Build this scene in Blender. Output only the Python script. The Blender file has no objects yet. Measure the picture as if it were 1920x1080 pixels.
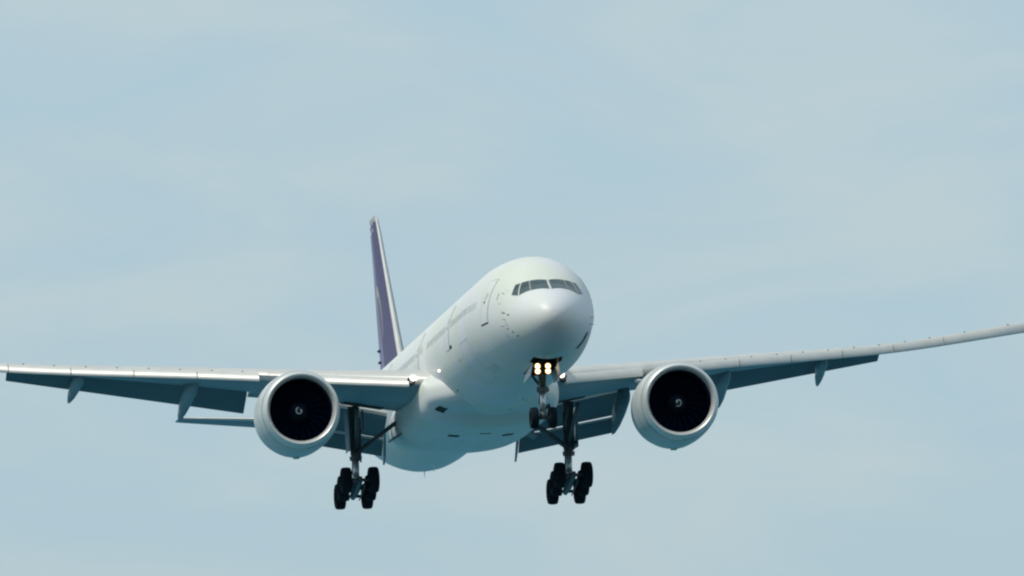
import bpy, bmesh, math, random
import numpy as np
from mathutils import Matrix, Vector
R = math.radians
scn = bpy.context.scene
col = scn.collection

# ------------------------------------------------------------------ camera, sky, sun, exposure
ELEV = 3.66                                     # the telephoto lens looks up by this many degrees
CAM_LOC = Vector((0, 0, 2.2))
cd = bpy.data.cameras.new('camera'); cam = bpy.data.objects.new('camera', cd); col.objects.link(cam)
cd.sensor_width = 36.0
cd.lens = 37.0186 * 679.74 / 1920 * 36.0
cd.clip_start = 1.0; cd.clip_end = 60000
cam.location = CAM_LOC; cam.rotation_euler = (R(90 + ELEV), 0, 0)
scn.camera = cam

SUN_DIR = Vector((-0.58, -0.17, 0.80)).normalized()    # from the scene towards the sun
sun_el = math.asin(SUN_DIR.z); sun_az = math.atan2(SUN_DIR.x, SUN_DIR.y)
sd = bpy.data.lights.new('sun', 'SUN'); sd.energy = 2.4; sd.angle = R(1.5); sd.color = (1.0, 0.94, 0.82)
sun = bpy.data.objects.new('sun', sd); col.objects.link(sun)
sun.rotation_euler = (-SUN_DIR).to_track_quat('-Z', 'Y').to_euler()

w = bpy.data.worlds.new('World'); scn.world = w; w.use_nodes = True
nt = w.node_tree; nt.nodes.clear(); N = nt.nodes.new; L = nt.links.new
out = N('ShaderNodeOutputWorld'); bg = N('ShaderNodeBackground'); bg.inputs['Strength'].default_value = 0.13
sky = N('ShaderNodeTexSky'); sky.sky_type = 'NISHITA'; sky.sun_disc = False
sky.sun_elevation = sun_el; sky.sun_rotation = sun_az
sky.altitude = 0; sky.air_density = 1.0; sky.dust_density = 1.2; sky.ozone_density = 2.0
tint = N('ShaderNodeMix'); tint.data_type = 'RGBA'; tint.blend_type = 'MULTIPLY'; tint.inputs[0].default_value = 1.0
tint.inputs[7].default_value = (0.98, 1.03, 1.08, 1)
flat = N('ShaderNodeMix'); flat.data_type = 'RGBA'; flat.inputs[0].default_value = 0.80; flat.inputs[7].default_value = (3.64, 4.40, 4.70, 1)   # even haze in the air
L(sky.outputs[0], flat.inputs[6]); L(flat.outputs[2], tint.inputs[6])
# thin high cloud: stretched noise on the view direction
tc = N('ShaderNodeTexCoord'); mp = N('ShaderNodeMapping'); mp.inputs['Scale'].default_value = (30, 30, 95); mp.inputs['Rotation'].default_value = (0, R(6), 0)
nz = N('ShaderNodeTexNoise'); nz.inputs['Scale'].default_value = 1.0; nz.inputs['Detail'].default_value = 7; nz.inputs['Roughness'].default_value = 0.56; nz.inputs['Distortion'].default_value = 0.6
rp = N('ShaderNodeValToRGB'); rp.color_ramp.elements[0].position = 0.36; rp.color_ramp.elements[1].position = 0.66
L(tc.outputs['Generated'], mp.inputs[0]); L(mp.outputs[0], nz.inputs['Vector']); L(nz.outputs[0], rp.inputs[0])
ca = N('ShaderNodeMix'); ca.data_type = 'RGBA'; ca.blend_type = 'MULTIPLY'; ca.inputs[0].default_value = 1.0
cr = N('ShaderNodeMix'); cr.data_type = 'RGBA'; cr.inputs[6].default_value = (0.915, 0.98, 1.015, 1); cr.inputs[7].default_value = (1.075, 1.038, 1.00, 1)
L(rp.outputs[0], cr.inputs[0]); L(tint.outputs[2], ca.inputs[6]); L(cr.outputs[2], ca.inputs[7])
L(ca.outputs[2], bg.inputs['Color']); L(bg.outputs[0], out.inputs[0])

scn.view_settings.view_transform = 'Standard'; scn.view_settings.look = 'None'
scn.view_settings.exposure = 0.0; scn.view_settings.gamma = 1.0
scn.cycles.use_denoising = True
scn.cycles.filter_width = 2.2
scn.cycles.max_bounces = 8

# ------------------------------------------------------------------ materials
def mat(name, base, rough=0.5, metal=0.0, coat=0.0, spec=0.5, emit=None, estr=0.0, vary=0.0, vscale=0.6, bump=0.0, bscale=8.0, c0=None, c1=None):
    m = bpy.data.materials.new(name); m.use_nodes = True
    t = m.node_tree; b = t.nodes['Principled BSDF']
    b.inputs['Base Color'].default_value = (*base, 1); b.inputs['Roughness'].default_value = rough
    b.inputs['Metallic'].default_value = metal; b.inputs['Coat Weight'].default_value = coat; b.inputs['Coat Roughness'].default_value = 0.12
    b.inputs['Specular IOR Level'].default_value = spec
    if emit:
        b.inputs['Emission Color'].default_value = (*emit, 1); b.inputs['Emission Strength'].default_value = estr
    tcn = t.nodes.new('ShaderNodeTexCoord')
    if vary:
        n = t.nodes.new('ShaderNodeTexNoise'); n.inputs['Scale'].default_value = vscale; n.inputs['Detail'].default_value = 6
        t.links.new(tcn.outputs['Object'], n.inputs['Vector'])
        r = t.nodes.new('ShaderNodeValToRGB'); r.color_ramp.elements[0].position = .3; r.color_ramp.elements[1].position = .7
        r.color_ramp.elements[0].color = (*[c * (1 - vary) for c in base], 1)
        r.color_ramp.elements[1].color = (*[min(1, c * (1 + vary * .6)) for c in base], 1)
        if c0: r.color_ramp.elements[0].color = (*c0, 1); r.color_ramp.elements[1].color = (*c1, 1)
        t.links.new(n.outputs[0], r.inputs[0]); t.links.new(r.outputs[0], b.inputs['Base Color'])
    if bump:
        n = t.nodes.new('ShaderNodeTexNoise'); n.inputs['Scale'].default_value = bscale
        t.links.new(tcn.outputs['Object'], n.inputs['Vector'])
        bp = t.nodes.new('ShaderNodeBump'); bp.inputs['Strength'].default_value = bump
        t.links.new(n.outputs[0], bp.inputs['Height']); t.links.new(bp.outputs[0], b.inputs['Normal'])
    return m
M = dict(
    white=mat('white_paint', (.72, .74, .71), .44, vary=.05, vscale=.45, c0=(.685, .715, .60), c1=(.74, .73, .765)),
    grey=mat('grey_paint', (.36, .41, .43), .45, vary=.10, vscale=.5),
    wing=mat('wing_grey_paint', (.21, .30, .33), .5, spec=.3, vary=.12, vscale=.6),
    slat=mat('slat_metal', (.60, .59, .555), .45, metal=.15, vary=.08, vscale=1.2),
    lip=mat('polished_lip', (.74, .74, .71), .40, metal=.45, vary=.04),
    cowl=mat('cowl_paint', (.58, .61, .59), .42, vary=.06, vscale=.8),
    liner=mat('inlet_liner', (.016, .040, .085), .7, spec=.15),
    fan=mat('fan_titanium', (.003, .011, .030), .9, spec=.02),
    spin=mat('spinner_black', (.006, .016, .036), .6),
    mark=mat('white_marking', (.80, .82, .84), .5),
    purple=mat('purple_paint', (.092, .080, .165), .5, spec=.25, vary=.06),
    gold=mat('gold_marking', (.42, .36, .34), .45),
    dark=mat('dark_recess', (.012, .018, .022), .7),
    line=mat('panel_gap', (.63, .65, .62), .6),
    seal=mat('seal_grey', (.30, .32, .32), .6),
    glass=mat('cockpit_glass', (.04, .07, .065), .08, metal=.2, spec=.8, coat=.4, vary=.7, vscale=1.5, c0=(.008, .025, .022), c1=(.07, .11, .10)),
    lilac=mat('pale_lilac_haze', (.23, .22, .37), .5, spec=.25, vary=.08),
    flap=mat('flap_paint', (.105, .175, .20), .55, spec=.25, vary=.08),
    groove=mat('cowl_seam', (.22, .25, .26), .6),
    cabin=mat('cabin_window_shade', (.57, .595, .565), .35),
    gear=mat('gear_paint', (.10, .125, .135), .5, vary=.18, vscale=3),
    chrome=mat('oleo_chrome', (.55, .57, .57), .3, metal=.6),
    tyre=mat('tyre_rubber', (.007, .014, .020), .9, spec=.15, bump=.2, bscale=20),
    rim=mat('wheel_rim', (.22, .24, .25), .4, metal=.5),
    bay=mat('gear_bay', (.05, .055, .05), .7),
    lamp=mat('lit_lamp', (.9, .9, .85), .3, emit=(1.0, .84, .56), estr=9),
    glow=mat('lit_reflector', (.8, .6, .3), .3, emit=(1.0, .50, .16), estr=1.3),
    lampw=mat('lit_wing_lamp', (.9, .9, .85), .3, emit=(1.0, .92, .80), estr=5),
)

# ------------------------------------------------------------------ placement of the aircraft
CAMV = [0.13376938466995053, -0.11188180871906411, -0.03678719695238049, -1.7761809769196037, -3.939692091162322]
def rz(a): return Matrix.Rotation(a, 3, 'Z')
RV = Matrix.Rotation(CAMV[2], 3, 'Y') @ Matrix.Rotation(CAMV[1], 3, 'X') @ Matrix.Rotation(CAMV[0], 3, 'Z')
RE = Matrix.Rotation(R(ELEV), 3, 'X')
PIV = Vector((0, 30, 0)); BASE = Vector((0, 37.1, -6.25))          # base: under the main wheels
rot = RE @ RV
root = bpy.data.objects.new('airliner', None); col.objects.link(root)
root.location = CAM_LOC + RE @ Vector((CAMV[3], 679.74, CAMV[4])) + rot @ (BASE - PIV)
root.rotation_mode = 'QUATERNION'; root.rotation_quaternion = rot.to_quaternion()
root['label'] = 'white twin-engine jet airliner with purple tail fin and wheels lowered, coming in to land'
root['category'] = 'airplane'

# ------------------------------------------------------------------ helpers
def obj(name, bm, mats, parent=root, smooth=True, label=None, sharp=None):
    """one mesh object, modelled in aircraft coordinates (x port, y aft, z up)"""
    if not isinstance(mats, (list, tuple)): mats = [mats]
    bmesh.ops.remove_doubles(bm, verts=bm.verts, dist=1e-5)
    bmesh.ops.recalc_face_normals(bm, faces=bm.faces)
    vs = [v.co for v in bm.verts]
    c = sum(vs, Vector()) / len(vs)
    for v in bm.verts: v.co -= c
    me = bpy.data.meshes.new(name); bm.to_mesh(me); bm.free()
    for m in mats: me.materials.append(M[m])
    if smooth:
        me.shade_smooth()
        if sharp: me.set_sharp_from_angle(angle=R(sharp))
    o = bpy.data.objects.new(name, me); col.objects.link(o)
    o.parent = parent
    o.location = c - (BASE if parent is root else Vector(parent['_c']))
    o['_c'] = tuple(c)
    if label: o['label'] = label
    return o
def loft(bm, rings, cap0=True, cap1=True, closed=True, mi=0):
    vr = [[bm.verts.new(tuple(p)) for p in r] for r in rings]
    n = len(rings[0])
    for a, b in zip(vr, vr[1:]):
        for i in range(n if closed else n - 1):
            j = (i + 1) % n
            f = bm.faces.new((a[i], a[j], b[j], b[i])); f.material_index = mi
    if cap0: bm.faces.new(vr[0]).material_index = mi
    if cap1: bm.faces.new(vr[-1][::-1]).material_index = mi
    return vr
def tube(bm, pts, rad, n=14, cap=True, mi=0, flat=1.0):
    pts = [Vector(p) for p in pts]; rad = rad if isinstance(rad, (list, tuple)) else [rad] * len(pts)
    rings = []
    for i, p in enumerate(pts):
        d = (pts[min(i + 1, len(pts) - 1)] - pts[max(i - 1, 0)]).normalized()
        up = Vector((0, 1, 0)) if abs(d.z) > .8 else Vector((0, 0, 1))
        a = d.cross(up).normalized(); b = d.cross(a).normalized()
        rings.append([p + (a * math.cos(t) + b * math.sin(t) * flat) * rad[i] for t in [2 * math.pi * k / n for k in range(n)]])
    loft(bm, rings, cap, cap, mi=mi)
def lathe(bm, prof, c, axis='y', n=64, mi=0, closed=False, s=1):
    """profile (along axis, radius) spun about a line through c"""
    rings = []
    for a, r in prof:
        ring = []
        for k in range(n):
            t = 2 * math.pi * k / n
            if axis == 'y': ring.append((c[0] + r * math.cos(t), c[1] + a, c[2] + r * math.sin(t)))
            elif axis == 'x': ring.append((c[0] + a * s, c[1] + r * math.cos(t), c[2] + r * math.sin(t)))
            else: ring.append((c[0] + r * math.cos(t), c[1] + r * math.sin(t), c[2] + a))
        rings.append(ring)
    if closed: rings.append(rings[0])
    loft(bm, rings, False, False, mi=mi)
def box(bm, c, d, rotm=None, mi=0, bev=0.0):
    r = bmesh.ops.create_cube(bm, size=1.0)
    m = rotm.to_3x3() if rotm else Matrix.Identity(3)
    for v in r['verts']: v.co = m @ Vector((v.co.x * d[0], v.co.y * d[1], v.co.z * d[2])) + Vector(c)
    fs = {f for v in r['verts'] for f in v.link_faces}
    for f in fs: f.material_index = mi
    if bev:
        es = list({e for v in r['verts'] for e in v.link_edges})
        bmesh.ops.bevel(bm, geom=es, offset=bev, segments=2, affect='EDGES')
def plate(bm, poly, thick, mi=0):
    """solid slab from a planar polygon, thickened along its normal both ways"""
    P = [Vector(p) for p in poly]
    nrm = (P[1] - P[0]).cross(P[2] - P[0]).normalized() * thick / 2
    loft(bm, [[p - nrm for p in P], [p + nrm for p in P]], mi=mi)
def lerp(a, b, t): return a + (b - a) * t

# ------------------------------------------------------------------ fuselage
def pchip(X, Y):
    X = np.array(X, float); Y = np.array(Y, float); h = np.diff(X); d = np.diff(Y) / h
    m = np.zeros(len(X)); m[0] = d[0]; m[-1] = d[-1]
    for i in range(1, len(X) - 1):
        if d[i-1] * d[i] > 0:
            w1 = 2*h[i] + h[i-1]; w2 = h[i] + 2*h[i-1]
            m[i] = (w1 + w2) / (w1/d[i-1] + w2/d[i])
    def f(x):
        i = int(np.clip(np.searchsorted(X, x) - 1, 0, len(h) - 1))
        t = (min(max(x, X[0]), X[-1]) - X[i]) / h[i]
        return float((2*t**3 - 3*t*t + 1)*Y[i] + (t**3 - 2*t*t + t)*h[i]*m[i] + (3*t*t - 2*t**3)*Y[i+1] + (t**3 - t*t)*h[i]*m[i+1])
    return f
#      y     ztop   zbot   halfw  zc(widest)
FUS = [(0.0, -0.85, -0.85, 0.00, -0.85), (0.04, -0.60, -1.10, 0.25, -0.85), (0.16, -0.36, -1.33, 0.50, -0.85),
       (0.4, -0.09, -1.58, 0.78, -0.83), (0.8, 0.20, -1.86, 1.09, -0.80), (1.3, 0.49, -2.10, 1.39, -0.76),
       (1.9, 0.80, -2.32, 1.68, -0.70), (2.4, 1.06, -2.46, 1.88, -0.64), (3.0, 1.45, -2.54, 2.10, -0.56),
       (3.6, 1.86, -2.63, 2.25, -0.47), (4.3, 2.21, -2.73, 2.41, -0.37), (5.2, 2.49, -2.84, 2.56, -0.26),
       (6.5, 2.76, -2.96, 2.73, -0.14), (8.0, 2.95, -3.05, 2.90, -0.05), (9.6, 3.06, -3.10, 3.04, 0.0), (11.0, 3.10, -3.10, 3.10, 0.0),
       (50.0, 3.10, -3.10, 3.10, 0.0), (53.0, 3.10, -3.02, 3.09, 0.03), (56.0, 3.10, -2.66, 3.00, 0.2), (59.0, 3.09, -2.06, 2.78, 0.5),
       (62.0, 3.04, -1.35, 2.42, 0.85), (65.0, 2.94, -0.60, 1.94, 1.2), (68.0, 2.80, 0.15, 1.36, 1.5), (70.5, 2.64, 0.78, 0.82, 1.75),
       (72.2, 2.48, 1.22, 0.42, 1.9), (73.0, 2.3, 1.5, 0.18, 1.92), (73.1, 1.95, 1.85, 0.03, 1.9)]
_f = [pchip([r[0] for r in FUS], [r[k] for r in FUS]) for k in (1, 2, 3, 4)]
def fus(y, th, off=0.0):
    """point on the hull; th = 0 top, +90deg port, -90deg starboard, 180 keel"""
    def p(y, th):
        zt, zb, hw, zc = (g(y) for g in _f)
        c, s = np.cos(th), np.sin(th)
        return np.array([hw*s, y, zc + (zt - zc)*c if c > 0 else zc + (zc - zb)*c])
    P = p(y, th)
    if off:
        a = p(y + .02, th) - p(y - .02, th); b = p(y, th + .01) - p(y, th - .01)
        n = np.cross(b, a); n /= np.linalg.norm(n)
        ax = np.array([0, y, _f[3](y)])
        if np.dot(n, P - ax) < 0: n = -n
        P = P + n*off
    return P

bm = bmesh.new()
ys = [0.0, .015, .04, .08, .16, .28, .4, .6, .8, 1.05, 1.3, 1.6, 1.9, 2.2, 2.5, 2.8, 3.1, 3.4, 3.7, 4.0, 4.4, 4.8, 5.2, 5.8, 6.5, 7.2, 8, 8.8, 9.6, 10.3, 11]
ys += list(np.arange(14, 50, 3.0)) + list(np.arange(50, 72, 1.0)) + [72.2, 72.6, 73.0, 73.1]
NT = 96
vr = loft(bm, [[fus(y, 2 * math.pi * k / NT) for k in range(NT)] for y in ys[1:]], False, True)
BAY = range(NT // 2 - 4, NT // 2 + 4)                                  # hole for the nose wheel bay
bmesh.ops.delete(bm, geom=[f for f in bm.faces if 3.42 < f.calc_center_median().y < 7.15 and f.calc_center_median().z < -2.2 and abs(f.calc_center_median().x) < .70], context='FACES')
tip = bm.verts.new(tuple(fus(0, 0))); bm.verts.ensure_lookup_table()
for k in range(NT): bm.faces.new((bm.verts[k], bm.verts[(k + 1) % NT], tip))
fuselage = obj('fuselage', bm, 'white')

def patch(bm, quad, off=.006, n=8, mi=0, thick=.01):
    """a thin shell on the hull; quad = 4 (y, theta) corners"""
    top = [[fus(*[lerp(lerp(quad[0][q], quad[1][q], i / n), lerp(quad[3][q], quad[2][q], i / n), j / n) for q in (0, 1)], off) for i in range(n + 1)] for j in range(n + 1)]
    V = [[bm.verts.new(tuple(p)) for p in r] for r in top]
    for j in range(n):
        for i in range(n):
            bm.faces.new((V[j][i], V[j][i + 1], V[j + 1][i + 1], V[j + 1][i])).material_index = mi
def strip(bm, a, b, wd, off=.008, n=14, mi=0):
    """a narrow line on the hull between two (y, theta) points"""
    L3, R3 = [], []
    for i in range(n + 1):
        y = lerp(a[0], b[0], i / n); t = lerp(a[1], b[1], i / n)
        p = Vector(fus(y, t, off)); q = Vector(fus(lerp(a[0], b[0], (i + .1) / n), lerp(a[1], b[1], (i + .1) / n), off)); d = (q - p).normalized()
        nn = (Vector(fus(y, t, off + .1)) - p).normalized(); s = d.cross(nn) * wd / 2
        L3.append(bm.verts.new(p + s)); R3.append(bm.verts.new(p - s))
    for i in range(n): bm.faces.new((L3[i], L3[i + 1], R3[i + 1], R3[i])).material_index = mi
def th_at(y, z, side):
    lo, hi = 0.0, math.pi
    for _ in range(40):
        m = (lo + hi) / 2
        if fus(y, m)[2] > z: lo = m
        else: hi = m
    return lo * side

# cockpit windows, three panes a side
PANES = [[(1.58, .045), (2.0, .535), (2.82, .415), (2.57, .035)], [(2.06, .565), (2.38, .875), (3.02, .61), (2.85, .445)], [(2.46, .905), (2.92, .985), (3.23, .755), (3.06, .65)]]
for s in (-1, 1):
    for q in PANES:
        bm = bmesh.new()
        patch(bm, [(y, t * s) for y, t in q], .014)
        cy = sum(p[0] for p in q) / 4; ct = sum(p[1] for p in q) / 4
        big = [(cy + (y - cy) * 1.09, (ct + (t - ct) * 1.09) * s) for y, t in q]
        patch(bm, big, .007, mi=1)
        obj('cockpit_window', bm, ['glass', 'seal'], fuselage)

# cabin doors, five a side
def door(y0, y1, z0, z1, s, sill):
    bm = bmesh.new()
    n = 10
    rows = [[(y, th_at(y, lerp(z0, z1, j / n), s)) for y in (y0, y1)] for j in range(n + 1)]
    for a, b in zip(rows, rows[1:]):
        patch(bm, [a[0], a[1], b[1], b[0]], .012, 1)
        strip(bm, a[0], b[0], .035, .016, 1, 1); strip(bm, a[1], b[1], .035, .016, 1, 1)
    strip(bm, rows[0][0], rows[0][1], .07, .017, 6, sill); strip(bm, rows[-1][0], rows[-1][1], .035, .017, 6, 1)
    ym = lerp(y0, y1, .62); zm = lerp(z0, z1, .56)
    strip(bm, (ym, th_at(ym, zm + .28, s)), (ym, th_at(ym, zm - .22, s)), .14, .020, 3, 1)
    strip(bm, (ym - .12, th_at(ym, zm - .12, s)), (ym + .10, th_at(ym, zm - .12, s)), .09, .022, 2, 2)
    yw = lerp(y0, y1, .5); zw = lerp(z0, z1, .66)
    strip(bm, (yw + .13, th_at(yw, zw, s)), (yw - .13, th_at(yw, zw, s)), .26, .020, 3, 3)
    obj('cabin_door', bm, ['white', 'line', 'dark', 'cabin'], fuselage)
DOORS = [(5.55, 6.85), (16.9, 18.1), (29.2, 30.3), (43.2, 44.4), (56.0, 57.2)]
for s in (-1, 1):
    for k, (y0, y1) in enumerate(DOORS): door(y0, y1, -.52, 1.62, s, 2 if k == 0 else 1)

# cabin windows
def window_row(s):
    y = 8.2; out = []
    while y < 58:
        if not any(a - .35 < y < b + .35 for a, b in DOORS) and not 26.2 < y < 27.6: out.append(y)
        y += .533
    return out
def cabin_window(bm, y, s):
    z = .62; r = []
    for k in range(12):
        t = 2 * math.pi * k / 12
        c = math.copysign(abs(math.cos(t)) ** .6, math.cos(t)); d = math.copysign(abs(math.sin(t)) ** .6, math.sin(t))
        yy = y + .125 * c
        r.append(fus(yy, th_at(yy, z + .185 * d, s), .009))
    bm.faces.new([bm.verts.new(tuple(p)) for p in r])
for y in window_row(-1):
    bm = bmesh.new(); cabin_window(bm, y, -1); obj('cabin_window', bm, 'cabin', fuselage)
bm = bmesh.new()
for y in window_row(1): cabin_window(bm, y, 1)
o = obj('cabin_window', bm, 'cabin', fuselage); o['kind'] = 'stuff'

# cargo doors on the starboard belly, access panels, probes, vents
for y0, y1 in ((10.6, 13.3), (47.0, 49.7)):
    bm = bmesh.new()
    a, b = -1.80, -2.62
    for p, q in (((y0, a), (y1, a)), ((y1, a), (y1, b)), ((y1, b), (y0, b)), ((y0, b), (y0, a))): strip(bm, p, q, .035, .008, 10)
    obj('cargo_door', bm, 'line', fuselage)
def panel(y, t, dy, dz, m='dark', name='access_panel', off=.012):
    bm = bmesh.new(); a = dz / 3.0 / 2
    patch(bm, [(y - dy / 2, t - a), (y + dy / 2, t - a), (y + dy / 2, t + a), (y - dy / 2, t + a)], off, 3)
    return obj(name, bm, m, fuselage)
panel(16.5, -1.73, .75, .16, 'dark', 'vent')
bm = bmesh.new(); strip(bm, (3.02, 2.00), (3.48, 2.44), .48, .012); obj('vent', bm, 'dark', fuselage)
panel(46.5, -2.40, .5, .14, 'line', 'vent')
for y, t, dy, dz, m in ((2.66, -1.50, .16, .10, 'dark'), (3.2, -1.47, .45, .10, 'seal'), (3.79, -1.08, .30, .06, 'seal'), (4.3, -1.18, .06, .42, 'seal'), (3.9, -1.30, .30, .10, 'line'),
                        (3.5, -.98, .35, .05, 'line'), (2.9, -1.86, .14, .08, 'dark'), (2.55, -1.96, .14, .08, 'dark'), (2.3, -2.10, .18, .09, 'dark'), (13.9, -2.2, .5, .05, 'line'), (15.0, -2.0, 1.4, .04, 'line'),
                        (9.5, -2.1, 1.2, .04, 'line'), (9.2, -2.45, 1.8, .4, 'line'), (21, -2.35, .25, .1, 'dark'), (17.5, 2.95, .25, .12, 'dark'), (19.5, 2.8, .22, .12, 'dark'), (20.6, 2.55, .25, .12, 'dark'), (22.5, 2.95, .3, .1, 'dark')):
    panel(y, t, dy, dz, m)
for s in (-1, 1):
    for y, t in ((3.0, 1.62), (3.35, 1.78)):
        bm = bmesh.new(); p = Vector(fus(y, t * s)); q = Vector(fus(y, t * s, .14))
        tube(bm, [p, q, q + Vector((0, -.22, 0))], [.025, .02, .010], 8)
        obj('pitot_probe', bm, 'line', fuselage)
for y, h in ((48.5, .38), (52.5, .34), (14.0, .3)):
    bm = bmesh.new(); p = Vector(fus(y, math.pi))
    loft(bm, [[p + Vector((dx, dy * .45, .05)) for dx, dy in ((0, -.5), (.03, 0), (0, .5), (-.03, 0))], [p + Vector((dx * .5, .12 + dy * .22, -h)) for dx, dy in ((0, -.5), (.03, 0), (0, .5), (-.03, 0))]])
    obj('antenna', bm, 'white', fuselage, False)
for y in (12, 24, 33):
    bm = bmesh.new(); p = Vector(fus(y, 0))
    loft(bm, [[p + Vector((dx, dy * .5, -.05)) for dx, dy in ((0, -.5), (.03, 0), (0, .5), (-.03, 0))], [p + Vector((dx * .5, .15 + dy * .22, .33)) for dx, dy in ((0, -.5), (.03, 0), (0, .5), (-.03, 0))]])
    obj('antenna', bm, 'white', fuselage, False)
for s in (-1, 1):                                                    # lamp high on the side, ahead of the wing
    bm = bmesh.new(); p = Vector(fus(22.24, 1.912 * s, .02)); nn = (Vector(fus(22.24, 1.912 * s, .2)) - p).normalized()
    bmesh.ops.create_uvsphere(bm, u_segments=12, v_segments=8, radius=.055, matrix=Matrix.Translation(p))
    obj('side_lamp', bm, 'lampw', fuselage)

# ------------------------------------------------------------------ belly fairing
FA = [(20.6, .4, -2.0, .30), (21.6, 1.9, -1.98, .68), (22.6, 2.6, -1.97, .90), (23.3, 3.0, -1.97, .98), (24.3, 3.32, -1.97, 1.08), (24.7, 3.40, -1.97, 1.28), (25.1, 3.45, -1.97, 1.48), (25.7, 3.5, -1.98, 1.60), (28, 3.52, -2.0, 1.63), (31, 3.5, -2.01, 1.63), (35, 3.48, -2.02, 1.62),
      (38, 3.4, -2.0, 1.55), (41, 3.2, -1.95, 1.38), (44, 2.8, -1.9, 1.1), (47, 2.1, -1.9, .75), (49, 1.2, -2.1, .4)]
ff = [pchip([r[0] for r in FA], [r[k] for r in FA]) for k in (1, 2, 3)]
def fair(y, t, e=.72):
    hw, zc, hh = (g(y) for g in ff); c, s_ = math.cos(t), math.sin(t)
    return Vector((hw * math.copysign(abs(s_) ** e, s_), y, zc + hh * math.copysign(abs(c) ** e, c)))
bm = bmesh.new()
loft(bm, [[fair(y, 2 * math.pi * k / 96) for k in range(96)] for y in [20.6, 20.9, 21.2, 21.6, 22.0, 22.5, 22.9, 23.2, 23.5, 23.9, 24.2, 24.4, 24.55, 24.7, 24.85, 25.0, 25.15, 25.35, 25.7, 26.4, 28, 29.5, 31, 33, 35, 36.5, 38, 39.5, 41, 42.5, 44, 45.5, 47, 48, 49]])
fairing = obj('belly_fairing', bm, 'white')
def fpanel(y, t, dy, dt, m, name, off=.012):
    bm = bmesh.new(); n = 4; V = []
    for j in range(n + 1):
        r = []
        for i in range(n + 1):
            yy = y + dy * (i / n - .5); tt = t + dt * (j / n - .5); p = fair(yy, tt)
            a = fair(yy + .02, tt) - p; b = fair(yy, tt + .01) - p; nn = a.cross(b).normalized()
            if nn.dot(p - Vector((0, yy, -2))) < 0: nn = -nn
            r.append(bm.verts.new(p + nn * off))
        V.append(r)
    for j in range(n):
        for i in range(n): bm.faces.new((V[j][i], V[j][i + 1], V[j + 1][i + 1], V[j + 1][i]))
    return obj(name, bm, m, fairing)
for s in (-1, 1):
    fpanel(24.15, 2.30 * s, .75, .26, 'dark', 'air_inlet')
    fpanel(29.5, 2.86 * s, .85, .16, 'dark', 'outlet_slot')
    fpanel(33.5, 2.66 * s, 4.5, .010, 'line', 'bay_door_seam', .006); fpanel(33.5, 3.05 * s, 4.5, .008, 'line', 'bay_door_seam', .006); fpanel(31.2, 2.85 * s, .05, .4, 'line', 'bay_door_seam', .006)
fpanel(28.3, 3.13, .3, .06, 'dark', 'outlet_slot')

# ------------------------------------------------------------------ wings
LEY = lambda x: 25.8 + .70 * (x - 3.1) if x < 29 else 43.93 + .70 * (x - 29) + .12 * (x - 29) ** 2
TEY = pchip([2.0, 3.1, 9.6, 16, 22.7, 29, 32.4], [39.2, 39.3, 39.9, 41.3, 43.0, 46.2, 49.6])
LEZ = pchip([2.0, 3.1, 8, 14, 20.5, 22.7, 29, 32.4], [-1.28, -1.15, -.49, .34, 1.20, 1.53, 2.74, 3.48])
INC = pchip([2.0, 3.1, 10, 22.7, 32.4], [1.2, 1.0, -.4, -2.3, -3.0])
TC = pchip([2.0, 3.1, 10, 22.7, 32.4], [.125, .12, .105, .105, .105])
def airfoil(tc, cut=1.0, n=16, camber=.012):
    u = []; l = []
    for i in range(n + 1):
        a = (1 - math.cos(math.pi * i / n)) / 2 * cut
        yt = tc / .2 * (.2969 * math.sqrt(a) - .126 * a - .3516 * a * a + .2843 * a ** 3 - .1036 * a ** 4)
        yc = camber * (1 - (2 * a - 1) ** 2)
        u.append((a, yc + yt)); l.append((a, yc - yt))
    return u[::-1] + l[1:]
def wing_pt(x, a, b):
    """a along chord (m aft of the leading edge), b up (m), at span station x"""
    i = R(INC(x)); return Vector((x, LEY(x) + a * math.cos(i) + b * math.sin(i), LEZ(x) - a * math.sin(i) + b * math.cos(i)))
def chord(x): return TEY(x) - LEY(x)
def wing_surf(x, f, up):
    u = airfoil(TC(x)); c = chord(x)
    yt = TC(x) / .2 * (.2969 * math.sqrt(f) - .126 * f - .3516 * f * f + .2843 * f ** 3 - .1036 * f ** 4); yc = .012 * (1 - (2 * f - 1) ** 2)
    return wing_pt(x, f * c, (yc + yt * (1 if up else -1)) * c)
def mx(v, s): return Vector((v[0] * s, v[1], v[2]))

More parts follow.
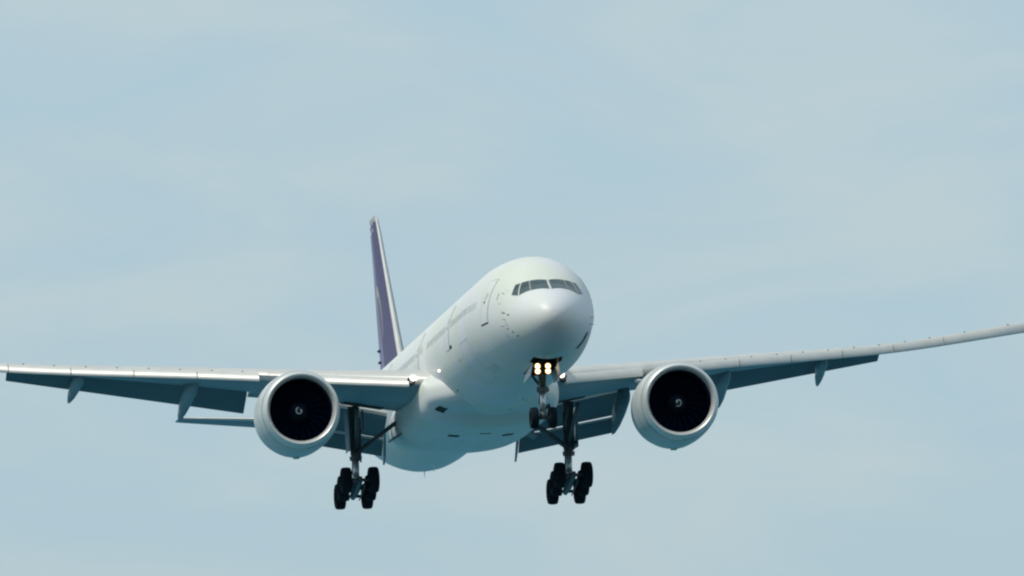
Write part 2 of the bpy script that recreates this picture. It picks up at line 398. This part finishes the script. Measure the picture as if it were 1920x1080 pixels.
def build_wing(s):
    bm = bmesh.new()
    def span(xs, cut):
        rings = []
        for x in xs:
            c = chord(x); rings.append([mx(wing_pt(x, a * c, b * c), s) for a, b in airfoil(TC(x), cut)])
        loft(bm, rings)
    span([2.2, 3.1, 4, 5.5, 7, 8.62], .80); span([8.62, 9.6, 10.58], .98); span([10.58, 12, 14, 16, 18, 20, 22.72], .80); span([22.72, 24, 26, 28, 29, 30, 31, 31.8, 32.3], 1.0)
    wing = None
    bm.faces.ensure_lookup_table()
    for f in bm.faces:                                                # pale forward upper skin
        m = f.calc_center_median(); x = abs(m.x)
        if (m.y - LEY(x)) < .20 * chord(x) and m.z > wing_pt(x, (m.y - LEY(x)), -.02 * chord(x)).z: f.material_index = 1
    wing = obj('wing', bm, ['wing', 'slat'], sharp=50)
    # leading edge slats, let down
    OUT = [(.50, .325), (.28, .285), (.06, .205), (-.12, .085), (-.26, -.06), (-.345, -.20), (-.37, -.285), (-.345, -.345), (-.27, -.375), (-.15, -.365)]
    INN = [(-.10, -.30), (-.12, -.16), (-.02, .02), (.16, .16), (.36, .26)]
    segs = [(4.0, 8.35), (11.0, 13.9), (13.94, 16.9), (16.94, 19.9), (19.94, 22.9), (22.94, 25.9), (25.94, 31.2)]
    ks = pchip([3, 8, 14, 22, 29], [1.0, .93, .87, .88, .95])
    for x0, x1 in segs:
        bm = bmesh.new(); rings = []
        for i in range(7):
            x = lerp(x0, x1, i / 6); k = ks(x) * .86
            rings.append([mx(wing_pt(x, a * k - .10, b * k - .08), s) for a, b in OUT + INN])
        loft(bm, rings)
        # slat tracks: small dark brackets behind the upper edge
        for xx in (lerp(x0, x1, .25), lerp(x0, x1, .75)):
            k = ks(xx) * .86; p = wing_pt(xx, .40 * k - .10, .315 * k - .07)
            box(bm, mx(p, s), (.07, .18, .035), mi=1)
        obj('slat', bm, ['slat', 'groove'], wing, sharp=40)
    # trailing edge flaps
    def flap(x0, x1, le0, te0, le1, te1, t0, t1, m='wing', name='flap', n=8):
        bm = bmesh.new(); rings = []
        for i in range(n + 1):
            f = i / n; x = lerp(x0, x1, f); le = Vector((0, *lerp(Vector((*le0, 0)), Vector((*le1, 0)), f).to_2d())); te = Vector((0, *lerp(Vector((*te0, 0)), Vector((*te1, 0)), f).to_2d()))
            d = te - le; c = d.length; d.normalize(); up = Vector((0, -d.z, d.y)); tc = lerp(t0, t1, f)
            rings.append([Vector((x * s, 0, 0)) + le + d * (a * c) + up * (b * c) for a, b in airfoil(tc, 1.0, 12, .02)])
        loft(bm, rings)
        bm.verts.index_update()
        for f in bm.faces:
            if len(f.verts) == 4 and all(9 <= v.index % 25 <= 14 for v in f.verts): f.material_index = 1  # pale nose faces: gleam of the leading edge put into the colour
        return obj(name, bm, [m, 'slat'], wing, sharp=50)
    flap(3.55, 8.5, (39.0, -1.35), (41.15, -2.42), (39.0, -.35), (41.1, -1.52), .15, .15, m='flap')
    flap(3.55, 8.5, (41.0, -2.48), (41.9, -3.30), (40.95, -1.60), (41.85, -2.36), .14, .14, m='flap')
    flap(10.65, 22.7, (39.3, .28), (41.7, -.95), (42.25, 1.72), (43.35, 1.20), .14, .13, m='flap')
    flap(8.68, 10.5, (39.5, -.10), (41.0, -.35), (39.6, .1), (41.1, -.15), .12, .12, name='flaperon')
    # fixed panel in front of each flap
    # flap track fairings, tail halves drooped with the flaps
    def canoe(x, f0, tipp, w, h, m='wing'):
        p0 = wing_surf(x, f0, False); x0 = x - .3; p0 = wing_surf(x0, f0, False); mid = wing_surf(x - .22, .62, False) + Vector((0, 0, -h * .55)); t = Vector(tipp)
        path = [p0 + Vector((0, 0, .08)), lerp(p0, mid, .35) + Vector((0, 0, -h * .12)), lerp(p0, mid, .75) + Vector((0, 0, -h * .10)), mid, lerp(mid, t, .3) + Vector((0, 0, .03)), lerp(mid, t, .6) + Vector((0, 0, .03)), lerp(mid, t, .85), t]
        rad = [.05, .6, .92, 1.0, .98, .78, .42, .04]; bm = bmesh.new(); rings = []
        for p, r in zip(path, rad):
            rings.append([mx(p + Vector((w * r * math.cos(q), 0, h * r * math.sin(q))), s) for q in [2 * math.pi * k / 20 for k in range(20)]])
        loft(bm, rings); obj('flap_track_fairing', bm, m, wing)
    canoe(19.5, .22, (19.5, 43.6, .0), .26, .40)
    canoe(14.0, .26, (14.0, 41.9, -1.22), .30, .50)
    canoe(8.5, .50, (8.45, 41.8, -2.45), .34, .62, 'flap')
    bm = bmesh.new()                                                  # inner flap end plate, pointed at the bottom
    plate(bm, [mx(p, s) for p in ((3.48, 40.7, -2.1), (3.48, 41.6, -2.5), (3.42, 42.15, -3.72), (3.42, 41.5, -3.3))], .10)
    obj('flap_track_fairing', bm, 'wing', wing, False)
    # landing light in the wing root
    bm = bmesh.new(); c = wing_pt(3.78, -.12, .06)
    lathe(bm, [(-.06, 0.0), (-.06, .09), (-.02, .13), (0, .145)], mx(c + Vector((0, -.06, .04)), s), n=24)
    obj('landing_light', bm, 'lampw', wing)
    bm = bmesh.new()
    lathe(bm, [(.02, .10), (-.02, .17), (.10, .22), (.4, .22)], mx(c + Vector((.08, .03, -.10)), s), n=24)
    obj('light_housing', bm, 'dark', wing)
    bm = bmesh.new()                                                  # wing tip light
    bmesh.ops.create_uvsphere(bm, u_segments=10, v_segments=6, radius=.08, matrix=Matrix.Translation(mx(wing_pt(30.5, .0, .0), s)))
    obj('wing_tip_light', bm, 'seal', wing)
    return wing
for s in (-1, 1): build_wing(s)

# ------------------------------------------------------------------ engines
def build_engine(s, phase):
    c = Vector((9.61 * s, 24.81, -2.53))
    bm = bmesh.new()
    prof = [(.46, 1.965), (.8, 2.02), (1.5, 2.06), (2.3, 2.075), (3.2, 2.055), (4.0, 1.99), (4.8, 1.88), (5.5, 1.72), (5.52, 1.66), (4.6, 1.72), (3.4, 1.70)]
    lathe(bm, prof, c, n=96)
    for k in bm.verts:                                                # the accessory bulge under the cowl
        d = k.co - c; r = math.hypot(d.x, d.z)
        if r > 1.6 and d.y > .6:
            bot = max(0, -d.z / r) ** 6; k.co.z -= .09 * bot * min(1, (d.y - .6) / 1.5) * max(0, 1 - max(0, d.y - 3.2) / 2.2)
    lathe(bm, [(1.74, 2.072), (1.765, 2.073)], c, n=96, mi=1); lathe(bm, [(.44, 1.968), (.50, 1.982)], c, n=96, mi=1)
    eng = obj('engine', bm, ['cowl', 'groove'], sharp=60)
    bm = bmesh.new()
    lathe(bm, [(.455, 1.962), (.25, 1.915), (.12, 1.87), (.04, 1.82), (.005, 1.78), (.0, 1.755), (.01, 1.725), (.05, 1.685), (.13, 1.645), (.25, 1.595), (.40, 1.575)], c, n=96)
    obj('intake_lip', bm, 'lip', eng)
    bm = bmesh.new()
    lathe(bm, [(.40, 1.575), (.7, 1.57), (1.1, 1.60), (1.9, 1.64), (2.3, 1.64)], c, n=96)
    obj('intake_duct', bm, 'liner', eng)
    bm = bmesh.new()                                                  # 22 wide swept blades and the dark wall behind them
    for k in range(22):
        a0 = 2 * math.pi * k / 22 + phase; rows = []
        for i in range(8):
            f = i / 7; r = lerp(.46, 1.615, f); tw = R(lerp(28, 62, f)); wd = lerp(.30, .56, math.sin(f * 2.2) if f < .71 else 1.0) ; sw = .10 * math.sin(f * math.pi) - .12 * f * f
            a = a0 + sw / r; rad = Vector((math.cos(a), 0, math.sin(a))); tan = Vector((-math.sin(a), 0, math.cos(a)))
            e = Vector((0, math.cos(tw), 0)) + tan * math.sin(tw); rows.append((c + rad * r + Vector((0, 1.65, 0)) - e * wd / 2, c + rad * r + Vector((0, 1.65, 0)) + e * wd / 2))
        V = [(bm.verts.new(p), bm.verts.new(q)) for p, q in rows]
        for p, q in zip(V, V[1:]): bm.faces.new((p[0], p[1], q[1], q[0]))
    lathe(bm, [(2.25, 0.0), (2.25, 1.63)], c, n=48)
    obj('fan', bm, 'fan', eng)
    bm = bmesh.new()
    cone = pchip([.88, .93, 1.10, 1.35, 1.62], [.0, .07, .21, .38, .50])
    lathe(bm, [(y, cone(y)) for y in (.88, .885, .90, .93, 1.0, 1.1, 1.2, 1.35, 1.5, 1.62)], c, n=40)
    # white comma that spirals out on the spinner
    yof = lambda r: [y for y in np.linspace(.88, 1.62, 400) if cone(y) <= r][-1]
    prev = None; n = 40
    for i in range(n + 1):
        f = i / n; r = lerp(.04, .20, f ** .7); a = -phase * 3 + f * R(330); wd = .030 + .03 * math.exp(-((f - .06) / .10) ** 2)
        if f > .9: wd *= max(.25, (1 - f) / .1)
        ri, ro = max(.012, r - wd / 1), r + wd / 1
        a = -a * 1.0
        p = bm.verts.new((c.x + ri * math.cos(a), c.y + yof(ri) - .012, c.z + ri * math.sin(a))); q = bm.verts.new((c.x + ro * math.cos(a), c.y + yof(ro) - .012, c.z + ro * math.sin(a)))
        if prev: bm.faces.new((prev[0], p, q, prev[1])).material_index = 1
        prev = (p, q)
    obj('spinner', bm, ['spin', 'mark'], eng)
    bm = bmesh.new()
    lathe(bm, [(3.4, 1.25), (4.6, 1.28), (5.6, 1.12), (6.5, .86), (7.1, .74), (7.12, .66), (6.4, .62), (7.2, .42), (8.0, .05)], c, n=48)
    obj('exhaust_nozzle', bm, 'seal', eng, sharp=50)
    bm = bmesh.new()                                                  # pylon up to the wing
    x = 9.61
    st = [(2.6, 1.9, 2.02, .10), (3.4, 1.8, 2.12, .22), (4.2, 1.75, 2.25, .28), (5.4, 1.2, 2.40, .30), (7.5, .9, 2.45, .28), (9.5, 1.2, 2.3, .2), (11, 1.7, 2.1, .06)]
    loft(bm, [[Vector((c.x + dx * wd, c.y + y, c.z + lerp(zb, zt, f))) for dx, f in ((-1, 0), (-1, .7), (-.7, .92), (0, 1), (.7, .92), (1, .7), (1, 0))] for y, zb, zt, wd in st])
    obj('pylon', bm, 'cowl', eng, sharp=60)
    for q in (-1, 1):                                                 # small strakes and drain mast
        if q == -s:
            bm = bmesh.new(); a = R(90 - 52 * q); p = [c + Vector((r * math.cos(a), y, r * math.sin(a))) for y, r in ((2.0, 2.06), (3.6, 2.03), (3.5, 2.28), (2.7, 2.25))]
            plate(bm, p, .05); obj('strake', bm, 'cowl', eng, False)
    bm = bmesh.new(); box(bm, c + Vector((0, 3.0, -2.15)), (.34, .7, .10), bev=.04); obj('drain_fairing', bm, 'cowl', eng)
    return eng
build_engine(-1, .35); build_engine(1, 1.15)

# ------------------------------------------------------------------ tail
bm = bmesh.new()
FIN = [(2.4, 58.6, 69.2, .96), (4.2, 60.75, 69.6, .80), (7, 63.6, 70.5, .62), (10, 66.65, 71.3, .44), (12.1, 68.8, 72.05, .32), (12.38, 69.2, 72.1, .20), (12.5, 69.7, 72.05, .06)]
# rings wrap the section: nose strip bare metal, sides purple, aft half paler lilac, haze put into its colour
def fin_ring(z, le, te, t):
    c = te - le; af = airfoil(t / c, 1.0, 20, 0)
    return [Vector((b * c, le + a * c, z)) for a, b in af]
zs = [f[0] for f in FIN]; ip = [pchip(zs, [f[k] for f in FIN]) for k in (1, 2, 3)]
zz = list(np.linspace(2.4, 12.1, 14)) + [12.25, 12.38, 12.46, 12.5]
vr = loft(bm, [fin_ring(z, ip[0](z), ip[1](z), ip[2](z)) for z in zz])
bm.faces.ensure_lookup_table()
for f in bm.faces:
    m = f.calc_center_median(); le, te = ip[0](m.z), ip[1](m.z); a = (m.y - le) / (te - le)
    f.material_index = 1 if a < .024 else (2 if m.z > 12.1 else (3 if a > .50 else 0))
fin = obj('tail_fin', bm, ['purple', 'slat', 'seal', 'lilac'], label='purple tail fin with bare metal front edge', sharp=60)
def fin_pt(z, a, s, off=.01):
    le, te, t = ip[0](z), ip[1](z), ip[2](z); c = te - le; tc = t / c
    yt = tc / .2 * (.2969 * math.sqrt(a) - .126 * a - .3516 * a * a + .2843 * a ** 3 - .1036 * a ** 4)
    return Vector((s * (yt * c + off), le + a * c, z))
for s in (-1, 1):
    bm = bmesh.new(); n = 36; P = []; Q = []                           # gold loop emblem, open at the bottom
    for i in range(n + 1):
        t = R(-60 + 300 * i / n); w_ = .10 * math.sin(math.pi * i / n) + .03
        def E(k): return fin_pt(6.7 + (1.5 * k) * math.sin(t), .50 + (.17 * k) * math.cos(t), s, .012)
        P.append(bm.verts.new(E(1 - w_ * 1.6))); Q.append(bm.verts.new(E(1 + w_ * 1.6)))
    for i in range(n): bm.faces.new((P[i], P[i + 1], Q[i + 1], Q[i]))
    obj('tail_emblem', bm, 'gold', fin)
    bm = bmesh.new()                                                  # rudder hinge line
    for z0, z1 in zip(np.linspace(4.0, 12.0, 16)[:-1], np.linspace(4.0, 12.0, 16)[1:]):
        bm.faces.new([bm.verts.new(p) for p in (fin_pt(z0, .695, s), fin_pt(z0, .703, s), fin_pt(z1, .703, s), fin_pt(z1, .695, s))])
    obj('rudder_seam', bm, 'seal', fin)
    for z in (4.35, 5.0):
        bm = bmesh.new(); p = fin_pt(z, .80, s, 0)
        tube(bm, [p + Vector((0, -.55, 0)), p + Vector((s * .06, -.2, 0)), p + Vector((s * .08, .1, 0)), p + Vector((0, .5, 0))], [.02, .07, .075, .03], 10)
        obj('hinge_fairing', bm, 'dark', fin)
    bm = bmesh.new()
    for z in (11.55, 11.95):
        bm.faces.new([bm.verts.new(p) for p in (fin_pt(z, .25, s, .014), fin_pt(z, .75, s, .014), fin_pt(z + .2, .75, s, .014), fin_pt(z + .2, .25, s, .014))])
    obj('tip_marking', bm, 'mark', fin)
for s in (-1, 1):
    bm = bmesh.new(); rings = []
    for i in range(9):
        f = i / 8; x = lerp(.6, 10.55, f); le = lerp(63.0, 70.9, f); c = lerp(7.2, 2.5, f); z = lerp(.72, 1.95, f)
        rings.append([Vector((x * s, le + a * c, z + b * c)) for a, b in airfoil(.085, 1.0, 14, 0)])
    rings.append([Vector((10.76 * s, 71.5 + a * 1.9, 1.99 + b * .5)) for a, b in airfoil(.08, 1.0, 14, 0)])
    loft(bm, rings)
    for f in bm.faces:
        m = f.calc_center_median(); t = (abs(m.x) - .6) / 9.95
        if (m.y - lerp(63.0, 70.9, t)) / lerp(7.2, 2.5, t) < .04: f.material_index = 1
    obj('stabilizer', bm, ['wing', 'slat'], sharp=60)

# ------------------------------------------------------------------ landing gear
def wheel(c, r, wd, parent):
    bm = bmesh.new(); h = wd / 2
    lathe(bm, [(-h * .55, r * .50), (-h * .88, r * .58), (-h, r * .78), (-h * .90, r * .92), (-h * .62, r * .985), (-h * .2, r), (h * .2, r), (h * .62, r * .985), (h * .90, r * .92), (h, r * .78), (h * .88, r * .58), (h * .55, r * .50)], c, 'x', 40)
    for q in (-1, 1):
        lathe(bm, [(q * h * .55, r * .50), (q * h * .50, r * .46), (q * h * .30, r * .40), (q * h * .34, r * .22), (q * h * .62, r * .16), (q * h * .66, 0)], c, 'x', 28, mi=1)
    return obj('wheel', bm, ['tyre', 'rim'], parent, sharp=50)
def main_gear(s):
    T = Vector((5.49 * s, 37.06, -5.39)); x = 5.49 * s
    top = Vector((x + .05 * s, 36.9, -1.2))
    bm = bmesh.new()
    tube(bm, [top, Vector((x, 36.95, -2.2)), Vector((x, 37.0, -3.7)), Vector((x, 37.0, -3.85))], [.30, .27, .26, .20], 20)
    tube(bm, [Vector((x, 37.0, -3.78)), Vector((x, 37.0, -3.98))], [.33, .30], 20)
    tube(bm, [Vector((x, 37.0, -2.6)), Vector((x, 37.0, -2.72))], [.33, .33], 20)
    tube(bm, [Vector((x + .22 * s, 36.75, -1.5)), Vector((x + .24 * s, 36.75, -3.7))], .06, 8)
    tube(bm, [Vector((x - .25 * s, 36.7, -1.8)), Vector((x - .22 * s, 36.72, -4.1))], .045, 8)
    tube(bm, [Vector((x - .5, 37.0, -3.3)), Vector((x + .5, 37.0, -3.3))], .09, 10)
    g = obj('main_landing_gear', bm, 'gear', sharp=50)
    bm = bmesh.new(); tube(bm, [Vector((x, 37.0, -3.85)), T + Vector((0, 0, .15))], .165, 20); tube(bm, [T + Vector((0, 0, .55)), T + Vector((0, 0, .05))], [.2, .28], 16); obj('oleo_piston', bm, 'chrome', g)
    tilt = R(11)
    d = Vector((0, math.cos(tilt), -math.sin(tilt)))
    bm = bmesh.new(); tube(bm, [T - d * 1.75, T - d * 1.2, T, T + d * 1.2, T + d * 1.75], [.12, .17, .22, .17, .12], 14)
    for k in (-1, 0, 1): tube(bm, [T + d * 1.45 * k + Vector((-.8, 0, 0)), T + d * 1.45 * k + Vector((.8, 0, 0))], .085, 12)
    for q in (-.28, .28): tube(bm, [T - d * 1.4 + Vector((q, 0, -.22)), T + d * 1.4 + Vector((q, 0, -.22))], .035, 8)
    obj('truck_beam', bm, 'gear', g)
    for k in (-1, 0, 1):
        for q in (-1, 1): wheel(T + d * 1.45 * k + Vector((.70 * q, 0, 0)), .665, .53, g)
    bm = bmesh.new()                                                  # torsion links, aft
    for q in (-.11, .11):
        tube(bm, [Vector((x + q, 37.25, -3.9)), Vector((x + q * .6, 37.85, -4.5)), Vector((x + q, 37.3, -5.1))], [.07, .06, .07], 8)
    obj('torsion_link', bm, 'gear', g)
    bm = bmesh.new()                                                  # folding brace in towards the keel, twin tubes
    for dy in (-.16, .16): tube(bm, [Vector((x - .1 * s, 36.9 + dy, -3.55)), Vector((3.6 * s, 36.6 + dy * 1.6, -2.25)), Vector((2.9 * s, 36.5 + dy * 1.9, -1.8))], [.10, .11, .10], 10)
    tube(bm, [Vector((3.9 * s, 36.3, -2.45)), Vector((3.9 * s, 37.0, -2.45))], .09, 8)
    obj('side_brace', bm, 'gear', g)
    bm = bmesh.new(); tube(bm, [Vector((x, 36.8, -3.5)), Vector((x + .1 * s, 35.2, -2.3)), Vector((x + .2 * s, 34.2, -1.6))], [.09, .10, .10], 10)
    tube(bm, [Vector((x, 36.9, -2.9)), Vector((x - .3 * s, 35.8, -2.4)), Vector((x - .2 * s, 35.2, -1.6))], .05, 8)
    obj('drag_brace', bm, 'gear', g)
    bm = bmesh.new()                                                  # outboard door carried on the leg
    loft(bm, [[Vector((x + (.42 + .06 * b + o) * s, y, z)) for y, o in ((36.1, -.02), (36.6, .05), (37.1, .06), (37.7, -.02), (37.7, -.06), (37.1, .01), (36.6, .0), (36.1, -.06))] for z, b in ((-1.45, 1.2), (-2.2, .6), (-3.0, .2), (-3.55, 0))])
    obj('gear_door', bm, 'wing', g, False)
    bm = bmesh.new()                                                  # open inner door, hinged low on the fairing
    plate(bm, [Vector((p[0] * s, p[1], p[2])) for p in ((3.2, 35.3, -2.75), (3.2, 37.4, -2.75), (3.75, 37.3, -3.05), (3.75, 35.4, -3.05))], .08)
    obj('gear_door', bm, 'gear', g, False)
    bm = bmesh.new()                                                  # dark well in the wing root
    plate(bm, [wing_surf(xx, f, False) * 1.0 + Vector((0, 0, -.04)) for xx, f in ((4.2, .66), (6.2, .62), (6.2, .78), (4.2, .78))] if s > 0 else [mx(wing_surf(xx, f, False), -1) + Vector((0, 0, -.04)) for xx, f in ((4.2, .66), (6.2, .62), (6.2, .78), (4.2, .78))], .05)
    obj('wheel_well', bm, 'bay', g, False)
    for q in (-1, 1):
        bm = bmesh.new(); box(bm, T + Vector((.32 * q, -.35, .12)), (.12, .2, .16), bev=.03); obj('brake_unit', bm, 'gear', g)
    return g
for s in (-1, 1): main_gear(s)

Nw = Vector((0, 5.9, -5.22))
bm = bmesh.new()
tube(bm, [Vector((0, 5.7, -2.4)), Vector((0, 5.75, -3.1)), Vector((0, 5.78, -3.75)), Vector((0, 5.8, -3.95))], [.19, .19, .18, .14], 18)
tube(bm, [Vector((0, 5.78, -3.72)), Vector((0, 5.79, -4.0))], [.30, .25], 18)
tube(bm, [Vector((-.30, 5.7, -3.86)), Vector((.30, 5.7, -3.86))], .09, 10)
ng = obj('nose_landing_gear', bm, 'gear', sharp=50)
bm = bmesh.new(); tube(bm, [Vector((0, 5.79, -3.95)), Vector((0, 5.86, -5.0))], .14, 18); obj('oleo_piston', bm, 'chrome', ng)
bm = bmesh.new(); tube(bm, [Nw + Vector((-.58, 0, 0)), Nw + Vector((.58, 0, 0))], .09, 12); tube(bm, [Nw + Vector((0, -.02, .3)), Nw + Vector((0, 0, -.05))], [.16, .2], 12); obj('axle', bm, 'gear', ng)
for q in (-1, 1): wheel(Nw + Vector((.45 * q, 0, 0)), .53, .40, ng)
bm = bmesh.new()
for q in (-.24, .24): tube(bm, [Vector((q * .5, 5.95, -3.6)), Vector((q, 7.0, -3.15)), Vector((q * 1.3, 8.2, -2.75))], .07, 10)
obj('drag_brace', bm, 'gear', ng)
bm = bmesh.new()
for q in (-.10, .10): tube(bm, [Vector((q, 6.0, -3.95)), Vector((q * .6, 6.5, -4.4)), Vector((q, 6.05, -4.85))], .05, 8)
obj('torsion_link', bm, 'gear', ng)
bm = bmesh.new()                                                      # lamp bracket
box(bm, (0, 5.54, -2.86), (.70, .08, .48), bev=.03); tube(bm, [Vector((0, 5.5, -3.3)), Vector((0, 5.6, -3.75))], [.14, .12], 10)
obj('lamp_bracket', bm, 'bay', ng)
for px, pz in ((-.255, -2.73), (.255, -2.73), (-.255, -2.98), (.255, -2.98)):
    bm = bmesh.new(); lathe(bm, [(-.060, 0.0), (-.055, .06), (-.045, .092)], Vector((px, 5.44, pz)), n=24); lathe(bm, [(-.045, .092), (-.03, .15)], Vector((px, 5.44, pz)), n=24, mi=1); obj('landing_light', bm, ['lamp', 'glow'], ng)
    bm = bmesh.new(); lathe(bm, [(-.03, .15), (-.045, .16), (-.02, .17), (.05, .13), (.06, .0)], Vector((px, 5.44, pz)), n=24); obj('lamp_housing', bm, 'gear', ng)
for q in (-1, 1):
    bm = bmesh.new()
    plate(bm, [Vector((.64 * q, 4.3, -2.70)), Vector((.64 * q, 7.0, -2.95)), Vector((.76 * q, 6.9, -3.42)), Vector((.76 * q, 4.5, -3.30))], .05)
    obj('gear_door', bm, ['white'], ng, False)
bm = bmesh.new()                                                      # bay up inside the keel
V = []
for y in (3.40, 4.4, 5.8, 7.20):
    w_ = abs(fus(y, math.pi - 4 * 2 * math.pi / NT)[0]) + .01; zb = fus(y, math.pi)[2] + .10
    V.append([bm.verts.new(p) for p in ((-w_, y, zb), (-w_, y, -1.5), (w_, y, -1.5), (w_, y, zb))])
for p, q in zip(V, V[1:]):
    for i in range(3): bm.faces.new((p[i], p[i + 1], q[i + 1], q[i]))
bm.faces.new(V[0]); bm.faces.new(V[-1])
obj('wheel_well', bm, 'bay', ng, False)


# ------------------------------------------------------------------ unseen land and sea, split beneath the nose to shape light from below
def sheet(name, x0, x1, y0, y1, z, m, n=40):
    bm = bmesh.new(); V = [[bm.verts.new((lerp(x0, x1, i / n), lerp(y0, y1, j / n), z)) for i in range(n + 1)] for j in range(n + 1)]
    for j in range(n):
        for i in range(n): bm.faces.new((V[j][i], V[j][i + 1], V[j + 1][i + 1], V[j + 1][i]))
    me = bpy.data.meshes.new(name); bm.to_mesh(me); bm.free(); me.materials.append(m)
    o = bpy.data.objects.new(name, me); col.objects.link(o); o['kind'] = 'structure'
sheet('shading_ground', -30000, 30000, -30000, 645, .5, mat('dark_shading_land', (.007, .018, .015), .9, spec=.1, vary=.4, vscale=.05))  # dark land added out of view to shade the nose underside
sheet('sea', -30000, 30000, 640, 45000, 0, mat('sea_water', (.048, .185, .258), .5, spec=.25, vary=.3, vscale=.01, bump=.6, bscale=.4))
for o in scn.objects:
    if '_c' in o: del o['_c']
